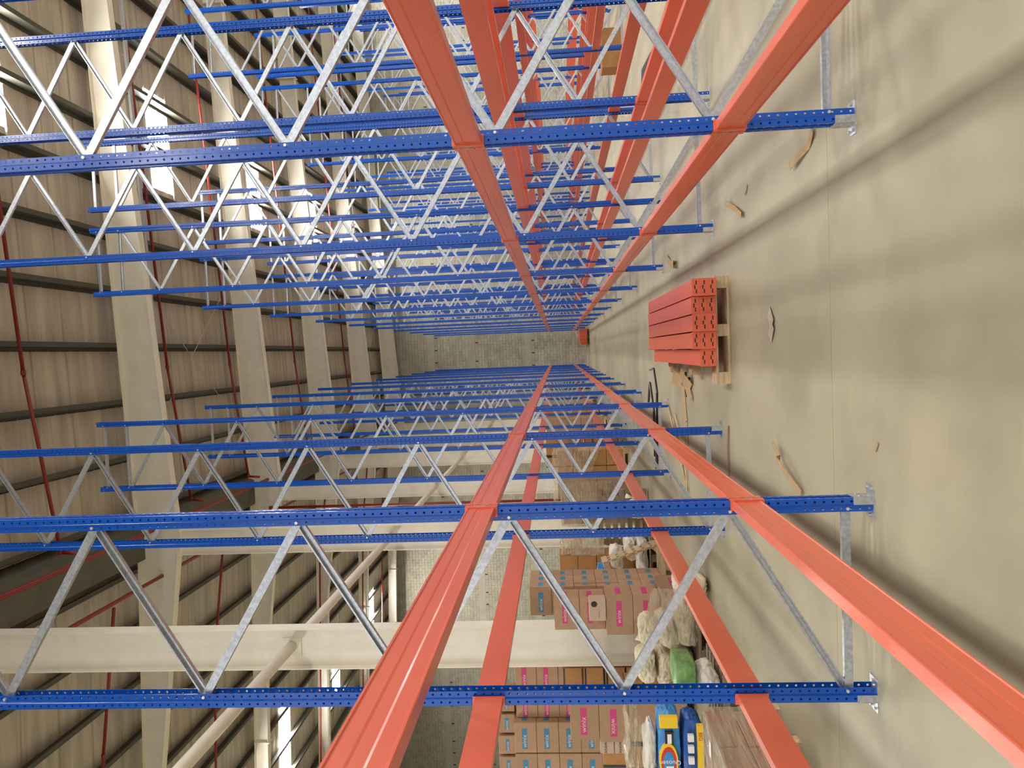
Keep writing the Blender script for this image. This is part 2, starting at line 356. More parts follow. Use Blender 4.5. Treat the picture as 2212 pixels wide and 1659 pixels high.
# ------------------------------------------------------------------ rack parts (shared meshes)
HT = 9.42
def post_mesh():
    bm = bmesh.new(); pitch = 0.05; n = int(HT/pitch)
    prof = [(-0.040,-0.036,'h'),(-0.004,-0.036,None),(0.0,-0.046,'h2'),(0.040,-0.046,'s'),(0.040,-0.010,None),(0.034,-0.008,None),(0.034,0.008,None),(0.040,0.010,'s'),(0.040,0.046,'h2'),(0.0,0.046,None),(-0.004,0.036,'h'),(-0.040,0.036,None)]
    for i in range(len(prof)-1):
        (x0, y0, kind), (x1, y1, _) = prof[i], prof[i+1]
        P = lambda u, z: bm.verts.new((x0+(x1-x0)*u, y0+(y1-y0)*u, z))
        L = math.hypot(x1-x0, y1-y0)
        if not kind:
            bm.faces.new([P(0,0.004), P(1,0.004), P(1,HT), P(0,HT)]); continue
        rad = 0.0072
        for k in range(n):
            za, zb = max(0.004, k*pitch), (k+1)*pitch if k < n-1 else HT
            off = 0.025 if kind in ('h2',) else (0.0 if kind == 's' and y0 < 0 else 0.012)
            zc = k*pitch+0.025
            c = [P(0,za), P(1,za), P(1,zb), P(0,zb)]
            if kind == 's':
                du, dz = 0.0055/L, 0.017
                h = [P(0.5-du,zc-dz), P(0.5+du,zc-dz), P(0.5+du,zc+dz), P(0.5-du,zc+dz)]
                for a in range(4): bm.faces.new([c[a], c[(a+1)%4], h[(a+1)%4], h[a]])
            else:
                ang = [math.radians(-112.5+45*a) for a in range(8)]
                h = [P(0.5+math.cos(t)*rad/L, zc+math.sin(t)*rad) for t in ang]
                for a in range(4):
                    bm.faces.new([c[a], c[(a+1)%4], h[2*a+1], h[2*a]])
                    bm.faces.new([c[(a+1)%4], h[(2*a+2)%8], h[2*a+1]])
    bmesh.ops.remove_doubles(bm, verts=bm.verts, dist=1e-5)
    bmesh.ops.recalc_face_normals(bm, faces=bm.faces)
    bmesh.ops.solidify(bm, geom=bm.faces[:], thickness=0.0022)
    me = bpy.data.meshes.new('post'); bm.to_mesh(me); bm.free(); me.materials.append(M['blue']); return me
POST = post_mesh()
def post_simple():
    prof = [(-0.040,-0.036),(-0.004,-0.036),(0.0,-0.046),(0.040,-0.046),(0.040,-0.010),(0.034,-0.008),(0.034,0.008),(0.040,0.010),(0.040,0.046),(0.0,0.046),(-0.004,0.036),(-0.040,0.036)]
    b = MB()
    for (x0, y0), (x1, y1) in zip(prof, prof[1:]): b.add([(x0,y0,0.004),(x1,y1,0.004),(x1,y1,HT),(x0,y0,HT)], [(0,1,2,3)])
    return b.mesh('post', M['blue'])
POST2 = post_simple()
def base_mesh():
    b = MB()
    pl = [(-0.085,-0.05),(0.075,-0.05),(0.105,-0.02),(0.105,0.05),(-0.085,0.05)]
    b.prism([(x, y, 0) for x, y in pl], (0,0,0), (0,0,0.006))
    b.box(0.0405, 0.0445, -0.05, 0.05, 0.006, 0.115)
    b.box(0.0, 0.0445, -0.0505, -0.0465, 0.006, 0.115); b.box(0.0, 0.0445, 0.0465, 0.0505, 0.006, 0.115)
    for yy in (-0.028, 0.028): b.tube((0.0445, yy, 0.075), (0.052, yy, 0.075), 0.008, 8)
    for yy in (-0.02, 0.03): b.tube((0.083, yy, 0.006), (0.083, yy, 0.02), 0.008, 6)
    b.tube((-0.065, 0, 0.006), (-0.065, 0, 0.018), 0.008, 6)
    return b.mesh('base_plate', M['galv'])
BASE = base_mesh()
def channel_mesh(name, dx, dz, opened):      # C-channel brace from (0,0,0) to (dx,0,dz) with its bolt heads
    L = math.hypot(dx, dz); ux, uz = dx/L, dz/L; nx, nz = -uz, ux
    w, d, t = 0.024, 0.026, 0.0025
    b = MB(); e = 0.012
    def P(s, v, y): return (ux*s+nx*v, y, uz*s+nz*v)
    if not opened: secs = [(-w, w, -d/2, -d/2+t), (-w, -w+t, -d/2, d/2), (w-t, w, -d/2, d/2)]
    else: secs = [(-w, w, d/2-t, d/2), (-w, -w+t, -d/2, d/2), (w-t, w, -d/2, d/2), (-w, -w+0.009, -d/2, -d/2+t), (w-0.009, w, -d/2, -d/2+t)]
    for v0, v1, y0, y1 in secs:
        vs = [P(-e,v0,y0),P(L+e,v0,y0),P(L+e,v1,y0),P(-e,v1,y0),P(-e,v0,y1),P(L+e,v0,y1),P(L+e,v1,y1),P(-e,v1,y1)]
        b.add(vs, [(0,3,2,1),(4,5,6,7),(0,1,5,4),(1,2,6,5),(2,3,7,6),(3,0,4,7)])
    me = b.mesh(name, M['galv']); return me
DEP = {}
def frame_parts(depth):
    if depth in DEP: return DEP[depth]
    h = depth/2-0.022
    half = 0.6237
    A = channel_mesh('diagonal_brace', 2*h, half, True); B = channel_mesh('diagonal_brace', -2*h, half, False)
    Hm = channel_mesh('horizontal_brace', 2*h, 0.0, False)
    DEP[depth] = (h, half, A, B, Hm); return DEP[depth]
bolt = MB()
bolt.tube((0,-0.047,0), (0,-0.036,0), 0.0095, 6); bolt.tube((0,0.036,0), (0,0.047,0), 0.0095, 6)
BOLT = bolt.mesh('bolt', M['bolt'])
def upright_frame(xf, xr, yy, label, group, detail):
    """xf: aisle-side post centre, xr: rear post centre"""
    depth = round(abs(xf-xr), 3); h, half, A, B, Hm = frame_parts(depth)
    t = thing('upright_frame', label, 'rack frame', ((xf+xr)/2, yy, 0), 0 if xf > xr else math.pi, group)
    pm = POST if detail else POST2
    put('post', pm, t, (depth/2, 0, 0), 0); put('post', pm, t, (-depth/2, 0, 0), math.pi)
    put('base_plate', BASE, t, (depth/2, 0, 0), 0); put('base_plate', BASE, t, (-depth/2, 0, 0), math.pi)
    put('horizontal_brace', Hm, t, (-h, 0, 0.145))
    z = 0.165
    nodes = []
    for k in range(14):
        if k % 2 == 0: put('diagonal_brace', A, t, (-h, 0, z)); nodes.append((-1, z))
        else: put('diagonal_brace', B, t, (h, 0, z)); nodes.append((1, z))
        z += half
    put('horizontal_brace', Hm, t, (-h, 0, z+0.03)); put('horizontal_brace', Hm, t, (-h, 0, HT-0.115))
    nodes += [(-1, z+0.03), (1, z+0.03), (-1, HT-0.115), (1, HT-0.115), (1, 0.145)]
    if detail > 1:
        for s, zz in nodes: put('bolt', BOLT, t, (s*(depth/2-0.022), 0, zz))
    return t
PITCH_Y = 3.6805
BL = PITCH_Y-0.104
def beam_mesh():
    h = 0.080; d = 0.025
    prof = [(-d,-h),(d-0.003,-h),(d,-h+0.003),(d,-h+0.009),(d-0.004,-h+0.012),(d-0.004,-0.026),(d-0.0062,-0.018),(d-0.0062,0.018),(d-0.004,0.026),(d-0.004,h-0.012),(d,h-0.009),(d,h-0.003),(d-0.003,h),(-d,h)]
    b = MB(); b.prism([(x, 0, z) for x, z in prof], (0,-BL/2,0), (0,BL/2,0)); return b.mesh('beam_body', M['orange'])
BEAM = beam_mesh()
def conn_mesh():                                # L-shaped hook plate, for the end at +y
    b = MB(); e = BL/2
    b.box(-0.030, 0.031, e, e+0.004, -0.095, 0.092)
    b.box(0.0265, 0.0310, e+0.004, e+0.047, -0.095, 0.092)
    for zz in (-0.06, -0.01, 0.05): b.box(0.0310, 0.0330, e+0.030, e+0.045, zz-0.012, zz+0.012)
    for zz in (-0.075, -0.055): b.tube((-0.012, e-0.002, zz), (-0.012, e+0.001, zz), 0.006, 8)
    return b.mesh('end_connector', M['orange'])
CONN = conn_mesh()
pin = MB(); pin.box(0.0312, 0.0330, BL/2+0.026, BL/2+0.029, -0.02, 0.045); pin.tube((0.031, BL/2+0.027, -0.03), (0.036, BL/2+0.027, -0.03), 0.005, 8)
PIN = pin.mesh('safety_pin', M['galv'])
def beam(x, yc, z, face, label, group, detail):
    t = thing('rack_crossbar', label, 'crossbar', (x, yc, z), 0 if face > 0 else math.pi, group)
    put('beam_body', BEAM, t)
    if detail:
        c = put('end_connector', CONN, t); put('safety_pin', PIN, c)
        c = put('end_connector', CONN, t, rot=(math.pi, 0, 0)); put('safety_pin', PIN, c)
    return t
ROWS = [  # name phrase, aisle-side x, rear x, first y, frames from-to, detail
    ('left rack', -0.921, -2.001, 4.108, 0, 12),
    ('first rack right of the aisle', 1.259, 2.307, 4.255, 0, 12),
    ('second rack right of the aisle', 3.739, 2.658, 4.255, 1, 12),
    ('third rack right of the aisle', 6.23, 7.28, 4.255, 3, 12),
    ('fourth rack right of the aisle', 8.68, 7.60, 4.255, 3, 12),
    ('fifth rack right of the aisle', 11.17, 12.22, 4.255, 5, 12),
    ('sixth rack right of the aisle', 13.62, 12.55, 4.255, 6, 12)]
Z_LOW, Z_UP = 0.695, 2.195
for ri, (nm, xf, xr, y1, n0, n1) in enumerate(ROWS):
    for n in range(n0, n1+1):
        yy = y1+(n-1)*PITCH_Y
        det = 2 if (ri < 2 and n <= 5) else (1 if (ri < 3 and n <= 8) else (1 if n <= 6 else 0))
        who = ORD[n] if n else 'blue steel frame nearest the camera,'
        upright_frame(xf, xr, yy, (ORD[n]+' blue upright frame of the '+nm+', counted from the camera') if n else 'blue upright frame beside the camera, '+nm, 'blue upright frames', det)
        if n < n1:
            for lev, zz in (('lower', Z_LOW), ('upper', Z_UP)):
                for sidew, x, s in (('front', xf, 1 if xf > xr else -1), ('rear', xr, -1 if xf > xr else 1)):
                    beam(x+s*0.0145, yy+PITCH_Y/2, zz, s, 'orange '+lev+' '+sidew+' beam, '+('bay '+ORD[n]+' from the camera' if n else 'bay beside the camera')+', '+nm, 'orange rack beams', ri < 3 and n <= 6)


# ------------------------------------------------------------------ goods behind the left rack
def carton(x0, x1, y0, z0, z1, depth, label, group=None, mt='carton', print_=None, word='winix', flip=False, lx=(0.2, 0.86), lz=(0.30, 0.52), tape=None, side_print=True, rz=0.0, small=False):
    """a closed carton: front face towards the camera at y0, right side at x1"""
    w, h = x1-x0, z1-z0
    t = thing('carton', label, 'box', ((x0+x1)/2, y0+depth/2, z0), rz, group)
    put('body', bevel_box('body', w-0.006, depth-0.006, h-0.004, M[mt], 0.007), t)
    yf = -depth/2+0.003
    MB().box(-w/2+0.004, w/2-0.004, -0.001, 0.001, h-0.0045, h-0.0030).build('flap_seam', M['tape'], t)
    if print_:
        a, b = -w/2+w*lx[0], -w/2+w*lx[1]; c, d = h*lz[0], h*lz[1]
        if flip: a, b = -b, -a; c, d = h-d, h-c
        lb = MB().box(a, b, yf-0.0012, yf, c, d).build('printed_label', M[print_], t)
        tm = text_mesh(word, (d-c)*1.15, M['lettering'])
        put('lettering', tm, lb, ((a+b)/2-(b-a)*0.12, yf-0.0016, (c+d)/2), rot=(math.pi/2, 0 if not flip else math.pi, 0))
        if side_print:
            xs_ = w/2-0.003
            MB().box(xs_, xs_+0.0012, -depth*0.36, depth*0.22, c, d).build('printed_label', M[print_], t)
    if tape == 'black':
        for k in (0.06, 0.94):
            MB().box(-w/2+w*k-0.02, -w/2+w*k+0.02, -depth/2-0.0002, depth/2+0.0002, 0.001, h-0.001).build('black_tape', M['blacktape'], t)
    elif tape == 'brown':
        MB().box(-w/2-0.0001, w/2+0.0001, -0.028, 0.028, 0.001, h-0.0008).build('brown_tape', M['tape'], t)
    elif tape == 'top':
        MB().box(-w/2+0.002, w/2-0.002, yf-0.0014, yf, h*0.86, h*0.94).build('black_tape', M['blacktape'], t)
        MB().box(-w/2+0.002, w/2-0.002, yf-0.0014, yf, 0.0, h*0.07).build('black_tape', M['blacktape'], t)
    return t
def flat_pallet(x, y, z, label, w=1.2, d=1.0, mt='wood', rot=None, group='wooden pallets'):
    t = thing('wooden_pallet', label, 'pallet', (x, y, z), 0, group, rot)
    for k in range(3):
        yy = -d/2+0.05+(d-0.1)*k/2
        MB().box(-w/2, w/2, yy-0.05, yy+0.05, 0, 0.02).build('bottom_board', M[mt], t)
        for j in range(3):
            xx = -w/2+0.07+(w-0.14)*j/2
            MB().box(xx-0.07, xx+0.07, yy-0.05, yy+0.05, 0.02, 0.10).build('block', M[mt], t)
    for j in range(3):
        xx = -w/2+0.07+(w-0.14)*j/2
        MB().box(xx-0.06, xx+0.06, -d/2, d/2, 0.10, 0.118).build('stringer', M[mt], t)
    n = 7
    for k in range(n):
        yy = -d/2+0.055+(d-0.11)*k/(n-1)
        MB().box(-w/2, w/2, yy-0.05, yy+0.05, 0.118, 0.138).build('deck_board', M[mt], t)
    return t
def pillow(name, sx, sy, sz, mt, seed=0, rough=0.10, cuts=15, pinch=0.42):
    """soft filled sack: flattened, pinched at its ends, with creases"""
    bm = bmesh.new(); bmesh.ops.create_cube(bm, size=2)
    bmesh.ops.subdivide_edges(bm, edges=bm.edges[:], cuts=cuts, use_grid_fill=True)
    off = Vector((seed*3.7, seed*1.3, seed*0.7))
    for v in bm.verts:
        c = v.co.copy(); r = c.length; m_ = max(abs(c.x), abs(c.y), abs(c.z))
        sq = 0.50 if pinch > 0.2 else 0.72
        c *= sq+(1-sq)*(m_/r)
        edge = 1-(abs(v.co.x)**5)*pinch
        c.y *= edge; c.z *= edge
        p = Vector((c.x*sx, c.y*sy, c.z*sz))
        n1 = noise.noise(p*2.6+off); n2 = 1-abs(noise.noise(p*7.0+off*2))*2.2; n3 = noise.noise(p*17+off)
        q = 0.93+rough*(0.75*n1-0.55*max(0, n2-0.55)+0.16*n3)
        v.co = Vector((c.x*sx/2*q, c.y*sy/2*q, c.z*sz/2*q))
    zmin = min(v.co.z for v in bm.verts)
    for v in bm.verts: v.co.z -= zmin
    me = bpy.data.meshes.new(name); bm.to_mesh(me); bm.free(); me.materials.append(mt)
    for p in me.polygons: p.use_smooth = True
    return me
def sack(x, y, z, sx, sy, sz, label, mt='sack', seed=0, rz=0.0, group='filled sacks', tie=True):
    t = thing('sack', label, 'sack', (x, y, z), rz, group)
    put('bag_body', pillow('bag_body', sx, sy, sz, M[mt], seed, 0.30, 23), t)
    if tie:
        b = MB(); b.tube((sx*0.42, 0, sz*0.45), (sx*0.52, 0.02, sz*0.62), 0.035, 8, 0.012); b.tube((sx*0.52, 0.02, sz*0.62), (sx*0.6, 0.05, sz*0.8), 0.012, 8, 0.05)
        b.build('gathered_neck', M[mt], t, smooth=True)
    return t
def film_wrap(x0, x1, y0, y1, z0, z1, label, seed=1, sag=0.03):
    """loose stretch film round a load: four sides and top as one wrinkled skin"""
    rnd = random.Random(seed); bm = bmesh.new(); bmesh.ops.create_cube(bm, size=1)
    bmesh.ops.subdivide_edges(bm, edges=bm.edges[:], cuts=11, use_grid_fill=True)
    p = [rnd.uniform(0, 6.28) for _ in range(6)]
    for v in bm.verts:
        u = v.co.copy()
        d = math.sin(9*u.x+7*u.z+p[0])*math.sin(8*u.z+5*u.y+p[1])+0.7*math.sin(19*u.x-15*u.z+p[2])*math.sin(13*u.y+11*u.z+p[3])
        n = u.normalized()
        q = Vector(((x1-x0)*u.x, (y1-y0)*u.y, (z1-z0)*(u.z+0.5)))
        v.co = q+Vector((n.x, n.y, max(0, n.z)))*(sag*(0.9+0.55*d))
        if u.z < -0.49: v.co.z = 0.0
    bmesh.ops.delete(bm, geom=[f for f in bm.faces if all(abs(v.co.z) < 1e-6 for v in f.verts)], context='FACES')
    me = bpy.data.meshes.new('film'); bm.to_mesh(me); bm.free(); me.materials.append(M['film'])
    o = put('stretch_film', me, None, ((x0+x1)/2, (y0+y1)/2, z0)); return tag(o, label, 'film')
def drape(name, pts, cols, label, seed=0, amp=0.02):
    """hanging sheet of film given as rows of 3-D points, refined and rippled"""
    rows = len(pts)//cols; P = [[Vector(pts[r*cols+c]) for c in range(cols)] for r in range(rows)]
    rnd = random.Random(seed); n = 14; o0 = P[0][0]; vs = []; fs = []
    def bil(u, v):
        fu, fv = u*(cols-1), v*(rows-1); i, j = min(int(fu), cols-2), min(int(fv), rows-2); a, b = fu-i, fv-j
        return P[j][i]*(1-a)*(1-b)+P[j][i+1]*a*(1-b)+P[j+1][i]*(1-a)*b+P[j+1][i+1]*a*b
    for j in range(n+1):
        for i in range(n+1):
            q = bil(i/n, j/n)-o0; vs.append(q+Vector((rnd.uniform(-1,1), rnd.uniform(-1,1), rnd.uniform(-1,1)))*amp)
    fs = [(j*(n+1)+i, j*(n+1)+i+1, (j+1)*(n+1)+i+1, (j+1)*(n+1)+i) for j in range(n) for i in range(n)]
    b = MB().add(vs, fs); o = b.build(name, M['film'], None, o0, smooth=True); return tag(o, label, 'film')

# stack with blue labels beside the first white column
BX = (-4.31, -3.83); HB = 0.366
flat_pallet(-3.95, 12.0, 0, 'wooden pallet under the blue labelled cartons by the white column', 1.0, 1.0)
LV = ['lowest', 'second', 'third', 'fourth', 'fifth', 'topmost']
for k in range(6):
    for d in range(3):
        carton(BX[0], BX[1], 11.55+d*0.30, 0.14+k*HB, 0.14+(k+1)*HB, 0.295,
               LV[k]+' blue labelled carton beside the white column, '+['front', 'middle', 'back'][d]+' row', 'blue labelled cartons by the column',
               'carton', 'blueprint', lx=(0.12, 0.8) , lz=(0.38, 0.6), tape='brown' if k in (2, 3) and d == 0 else None)
# pink labelled stack in front of it
carton(-4.20, -3.50, 10.45, 0.0, 0.375, 0.55, 'lowest pink labelled carton in front of the first white column', 'pink labelled cartons', 'carton', 'pinkprint')
carton(-4.20, -3.61, 10.42, 0.375, 0.765, 0.5, 'second pink labelled carton from the floor before the white column', 'pink labelled cartons', 'carton', 'pinkprint', lx=(0.22, 0.86), lz=(0.42, 0.62))
carton(-4.20, -3.61, 10.42, 0.765, 1.16, 0.5, 'third pink labelled carton from the floor before the white column', 'pink labelled cartons', 'carton', 'pinkprint', lx=(0.22, 0.86), lz=(0.42, 0.62))
carton(-4.19, -3.70, 10.62, 1.16, 1.54, 0.4, 'fourth pink labelled carton, behind the small plain carton', 'pink labelled cartons', 'carton', 'pinkprint', lz=(0.5, 0.7))
carton(-4.19, -3.70, 10.62, 1.54, 1.925, 0.4, 'topmost pink labelled carton of the stack before the white column', 'pink labelled cartons', 'carton', 'pinkprint', lz=(0.48, 0.68))
sc = carton(-3.98, -3.65, 10.40, 1.16, 1.41, 0.20, 'small plain carton with round black stamp on the pink labelled stack', None, 'carton_pale')
b = MB(); b.tube((-0.0, -0.0985, 0), (0, -0.0975, 0), 0.045, 20); b.build('round_stamp', M['blackprint'], sc, (0.09, 0, 0.17))
MB().box(-0.11, -0.02, -0.0985, -0.0975, 0.10, 0.105).build('printed_line', M['blackprint'], sc)
# stacks left of the white column
flat_pallet(-5.55, 11.9, 0, 'wooden pallet under the cartons left of the white column', 1.5, 1.0)
H3 = 0.366
for c in range(2):
    for k in range(7):
        x0 = -5.51-0.49*c+0.0; pr = 'pinkprint' if k >= 4 and c < 2 else None
        x0, x1 = -5.50-0.49*(c-0)+0.0, -5.02-0.49*c
        col = 'pink' if k in (4, 5) else ('plain' if k < 4 else 'small pink')
        carton(x0, x1, 11.5, 0.14+k*H3*0.97, 0.14+(k+1)*H3*0.97, 0.5, (LV+['highest'])[k]+' carton left of the white column, '+['nearer the column', 'one further left'][c],
               'pink labelled cartons left of the column', 'carton', 'pinkprint' if k > 3 else None, lx=(0.02, 0.72), lz=(0.46, 0.68))
for c in range(2):
    for k in range(7):
        x0, x1 = -6.50-0.52*c, -5.99-0.52*c
        carton(x0, x1, 11.35, 0.14+k*0.36, 0.14+(k+1)*0.36, 0.5, (LV+['highest'])[k]+' blue labelled carton far left of the white column, '+['inner', 'outer'][c]+' pile',
               'blue labelled cartons far left', 'carton', 'blueprint', lx=(0.14, 0.8), lz=(0.42, 0.66))
for k in range(4):
    carton(-5.96+0.02-0.36*k, -5.62-0.36*k, 11.6, 2.66, 2.95, 0.4, 'small blue labelled carton on the far left stack, '+ORD[k+1]+' from the column', 'small cartons on top', 'carton', 'blueprint', lx=(0.2, 0.8), lz=(0.36, 0.58))
# black taped cartons and big pink cartons in front of them
flat_pallet(-5.35, 10.35, 0, 'wooden pallet under the black taped cartons', 1.3, 1.0, 'greywood')
for c in range(3):
    for k in range(3):
        z0 = 0.14+k*0.27
        carton(-5.98+0.40*c, -5.59+0.40*c, 10.0, z0, z0+0.265, 0.5, ['lowest', 'middle', 'upper'][k]+' black taped brown carton, '+['left', 'middle', 'right'][c]+' of three', 'black taped cartons', 'carton_dark', tape='black')
carton(-5.93, -5.62, 9.98, 0.955, 1.30, 0.45, 'black taped carton topmost left of the big pink cartons', 'black taped cartons', 'carton_dark', tape='black')
for k in range(2):
    bx = carton(-5.60, -5.42, 9.75, 0.95+0.20*k, 1.145+0.20*k, 0.2, ['lower', 'upper'][k]+' small pale carton with black lettering below the big pink carton', 'small pale cartons', 'carton_pale')
    put('lettering', text_mesh('winix', 0.075, M['blackprint']), bx, (0, -0.0985, 0.11), rot=(math.pi/2, math.pi, 0))
for k in range(2):
    carton(-5.415, -4.85, 9.72, 0.14+0.40*k, 0.535+0.40*k, 0.25, ['lowest', 'second'][k]+' plain carton under the big pink cartons', 'plain cartons under the pink ones', 'carton')
carton(-5.41, -4.86, 9.7, 0.945, 1.345, 0.5, 'big carton with upside down pink label', None, 'carton', 'pinkprint', flip=True, lx=(0.15, 0.85), lz=(0.38, 0.6))
carton(-5.38, -4.84, 9.7, 1.345, 1.745, 0.5, 'big carton with faded pink label above the upside down one', None, 'carton', 'pinkprint', lx=(0.15, 0.85), lz=(0.42, 0.64))
for k in range(3):
    carton(-5.28+0.02, -4.90, 10.9, 0.86+0.33*k, 1.185+0.33*k, 0.35, ['lower', 'middle', 'upper'][k]+' black banded carton behind the cream sacks', 'black banded cartons', 'carton_dark', tape='top')
carton(-5.28, -4.90, 10.9, 0.0, 0.86, 0.35, 'tall old carton under the black banded ones', None, 'carton_dark')

# nearest load: printed cartons in film on a pallet
flat_pallet(-3.63, 5.470, 0, 'wooden pallet under the film wrapped red cartons nearest the camera', 1.2, 1.10)
for i in range(2):
    for j in range(2):
        for k in range(2):
            carton(-4.19+0.56*i, -3.64+0.56*i, 4.920+0.55*j, 0.14+0.235*k, 0.14+0.235*(k+1)-0.004, 0.54, ['lower', 'upper'][k]+' red printed carton in film, '+['front', 'back'][j]+' '+['left', 'right'][i], 'film wrapped red cartons', 'redbox')
film_wrap(-4.20, -3.075, 4.910, 6.030, 0.142, 0.610, 'wrinkled stretch film round the red cartons nearest the camera', 3, 0.012)
o = MB().box(-0.06, 0.06, -0.03, 0.03, 0, 0.002).build('paper_tag', M['whiteprint'], None, (-3.210, 5.650, 0.632))
tag(o, 'small white paper tag on the film wrapped red cartons', 'tag')

# printed detergent bags and cream sacks on the next pallets
flat_pallet(-4.05, 7.75, 0, 'wooden pallet under the printed detergent bags', 1.2, 1.1, 'greywood')
def printed_bag(x, y, z, sx, sy, sz, label, mt, seed, rz=0.0, style=0):
    t = thing('printed_bag', label, 'bag', (x, y, z), rz, 'printed detergent bags')
    put('bag_body', pillow('bag_body', sx, sy, sz, M[mt], seed, 0.14, 19, 0.14), t)
    f = -sy*0.5*1.06-0.012
    if style == 1:                              # blue bag: round emblem, yellow corner band, white edge
        for nm_, rr, ff, mm in (('emblem_ring', 0.40, 0.0, 'yellow'), ('emblem_band', 0.33, -0.002, 'redprint'), ('emblem_centre', 0.23, -0.004, 'bagblue')):
            b = MB(); b.tube((0, f+ff, 0), (0, f+0.05, 0), sz*rr, 28); e = b.build(nm_, M[mm], t, (-0.06*sx, 0, sz*0.55)); e.scale = (1.9, 1, 0.92)
        put('lettering', text_mesh('Quosen', sz*0.26, M['whiteprint']), t, (-0.06*sx, f-0.006, sz*0.5), rot=(math.pi/2, -math.pi/2, 0))
        MB().box(-sx*0.22, -sx*0.10, f-0.005, f+0.04, sz*0.36, sz*0.66).build('white_panel', M['whiteprint'], t)
        MB().box(sx*0.30, sx*0.42, f+0.006, f+0.06, sz*0.16, sz*0.86).build('yellow_band', M['yellow'], t)
        MB().box(sx*0.12, sx*0.26, f+0.002, f+0.05, sz*0.34, sz*0.66).build('photo_panel', M['blackprint'], t)
        MB().box(sx*0.14, sx*0.24, f-0.001, f+0.04, sz*0.42, sz*0.58).build('photo_panel', M['whiteprint'], t)
    if style == 2:                              # navy bag: three white pictograms, yellow edge with lettering
        for k in range(3): MB().box(-0.02+sx*(-0.02+0.13*k), 0.05+sx*(-0.02+0.13*k), f-0.002, f+0.04, sz*0.50, sz*0.74).build('pictogram', M['whiteprint'], t)
        yb = MB().box(-sx*0.40, sx*0.40, f-0.001, f+0.06, sz*0.10, sz*0.36).build('yellow_band', M['yellow'], t)
        put('lettering', text_mesh('BIG', sz*0.24, M['redprint']), yb, (sx*0.28, f-0.003, sz*0.23), rot=(math.pi/2, math.pi, 0))
        put('lettering', text_mesh('HOT', sz*0.22, M['redprint']), yb, (-sx*0.28, f-0.003, sz*0.45), rot=(math.pi/2, math.pi, 0))
        put('lettering', text_mesh('HOT', sz*0.2, M['redprint']), yb, (-sx*0.24, f-0.003, sz*0.22), rot=(math.pi/2, math.pi, 0))
    return t
printed_bag(-4.20, 7.45, 0.60, 0.98, 0.34, 0.26, 'bright blue printed bag with round emblem and yellow band', 'bagblue', 11, style=1)
printed_bag(-4.22, 7.42, 0.37, 0.90, 0.36, 0.24, 'navy printed bag with yellow lettered edge and pictograms', 'bagnavy', 12, style=2)
printed_bag(-4.28, 7.45, 0.14, 0.84, 0.38, 0.23, 'pale green printed bag lowest on the pallet', 'baggreen', 13)
printed_bag(-3.52, 7.75, 0.38, 0.40, 0.5, 0.25, 'green printed bag right of the navy one', 'baggreen', 14, 0.0)
sack(-4.25, 7.5, 0.84, 0.74, 0.36, 0.14, 'white sack lying on top of the blue printed bag', 'whitesack', 15, 0.0, tie=False)
sack(-3.58, 7.65, 0.14, 0.44, 0.5, 0.24, 'white sack under the green printed bag', 'whitesack', 16, 0.0, tie=False)
film_wrap(-4.62, -3.95, 7.40, 7.8, 1.0, 1.10, 'crumpled clear film on top of the white sack', 5, 0.05)
flat_pallet(-3.75, 9.15, 0, 'wooden pallet under the cream sacks', 1.1, 1.0, 'greywood')
for k, (x, y, z, sx, sy, sz, rz, w) in enumerate([
        (-4.02, 9.10, 0.14, 0.52, 0.80, 0.27, 0.0, 'lowest left cream sack on the pallet'),
        (-3.50, 9.10, 0.14, 0.50, 0.78, 0.26, 0.0, 'lowest right cream sack on the pallet'),
        (-4.02, 9.05, 0.40, 0.48, 0.70, 0.25, 0.1, 'cream sack in the middle layer, left of the heap'),
        (-3.55, 9.05, 0.39, 0.42, 0.66, 0.23, -0.1, 'cream sack in the middle layer, right of the heap'),
        (-3.98, 9.00, 0.64, 0.50, 0.62, 0.25, 0.2, 'topmost cream sack of the heap, left'),
        (-3.52, 9.00, 0.61, 0.34, 0.50, 0.24, -0.2, 'topmost cream sack of the heap, right'),
        (-2.94, 8.80, 0.0, 0.40, 0.50, 0.44, 0.0, 'cream sack slumped on the floor right of the heap')]):
    sack(x, y, z, sx, sy, sz, w, 'sack', 20+k, rz, 'heap of cream sacks', tie=k in (4, 6))
drape('film_sheet', [(-2.9,8.62,0.70),(-3.2,8.66,0.76),(-3.5,8.66,0.74), (-2.9,8.56,0.4),(-3.25,8.58,0.45),(-3.6,8.6,0.45), (-2.9,8.54,0.06),(-3.25,8.54,0.12),(-3.6,8.58,0.2)], 3, 'clear film sheet hanging over the cream sacks', 4, 0.012)

# around the second column: leaning pallet, white sacks, cartons
flat_pallet(-3.80, 12.95, 0.53, 'wooden pallet leaning upright beside the blue labelled stack', 0.8, 1.05, 'wood', rot=(Matrix.Rotation(math.radians(10), 3, 'Z') @ Matrix.Rotation(math.radians(73), 3, 'Y') @ Matrix.Rotation(math.pi/2, 3, 'Z')).to_euler())
for k, (x, y, z, sx, sy, sz, rz, mt, w) in enumerate([
        (-3.95, 13.75, 0.14, 0.85, 0.6, 0.25, 0.0, 'whitesack', 'lowest white sack behind the leaning pallet'),
        (-3.80, 13.70, 0.39, 0.55, 0.5, 0.23, 0.0, 'whitesack', 'white sack in the middle behind the leaning pallet'),
        (-3.95, 13.65, 0.62, 0.55, 0.42, 0.27, 0.0, 'whitesack', 'topmost white sack behind the leaning pallet'),
        (-3.12, 13.95, 0.0, 0.42, 0.45, 0.62, 0.3, 'whitesack', 'plump white sack standing on the floor')]):
    sack(x, y, z, sx, sy, sz, w, mt, 40+k, rz, 'white sacks', tie=k == 3)
printed_bag(-4.2, 13.6, 0.88, 0.30, 0.3, 0.26, 'small blue and yellow bag on the white sacks', 'bagblue', 45, 0.4)
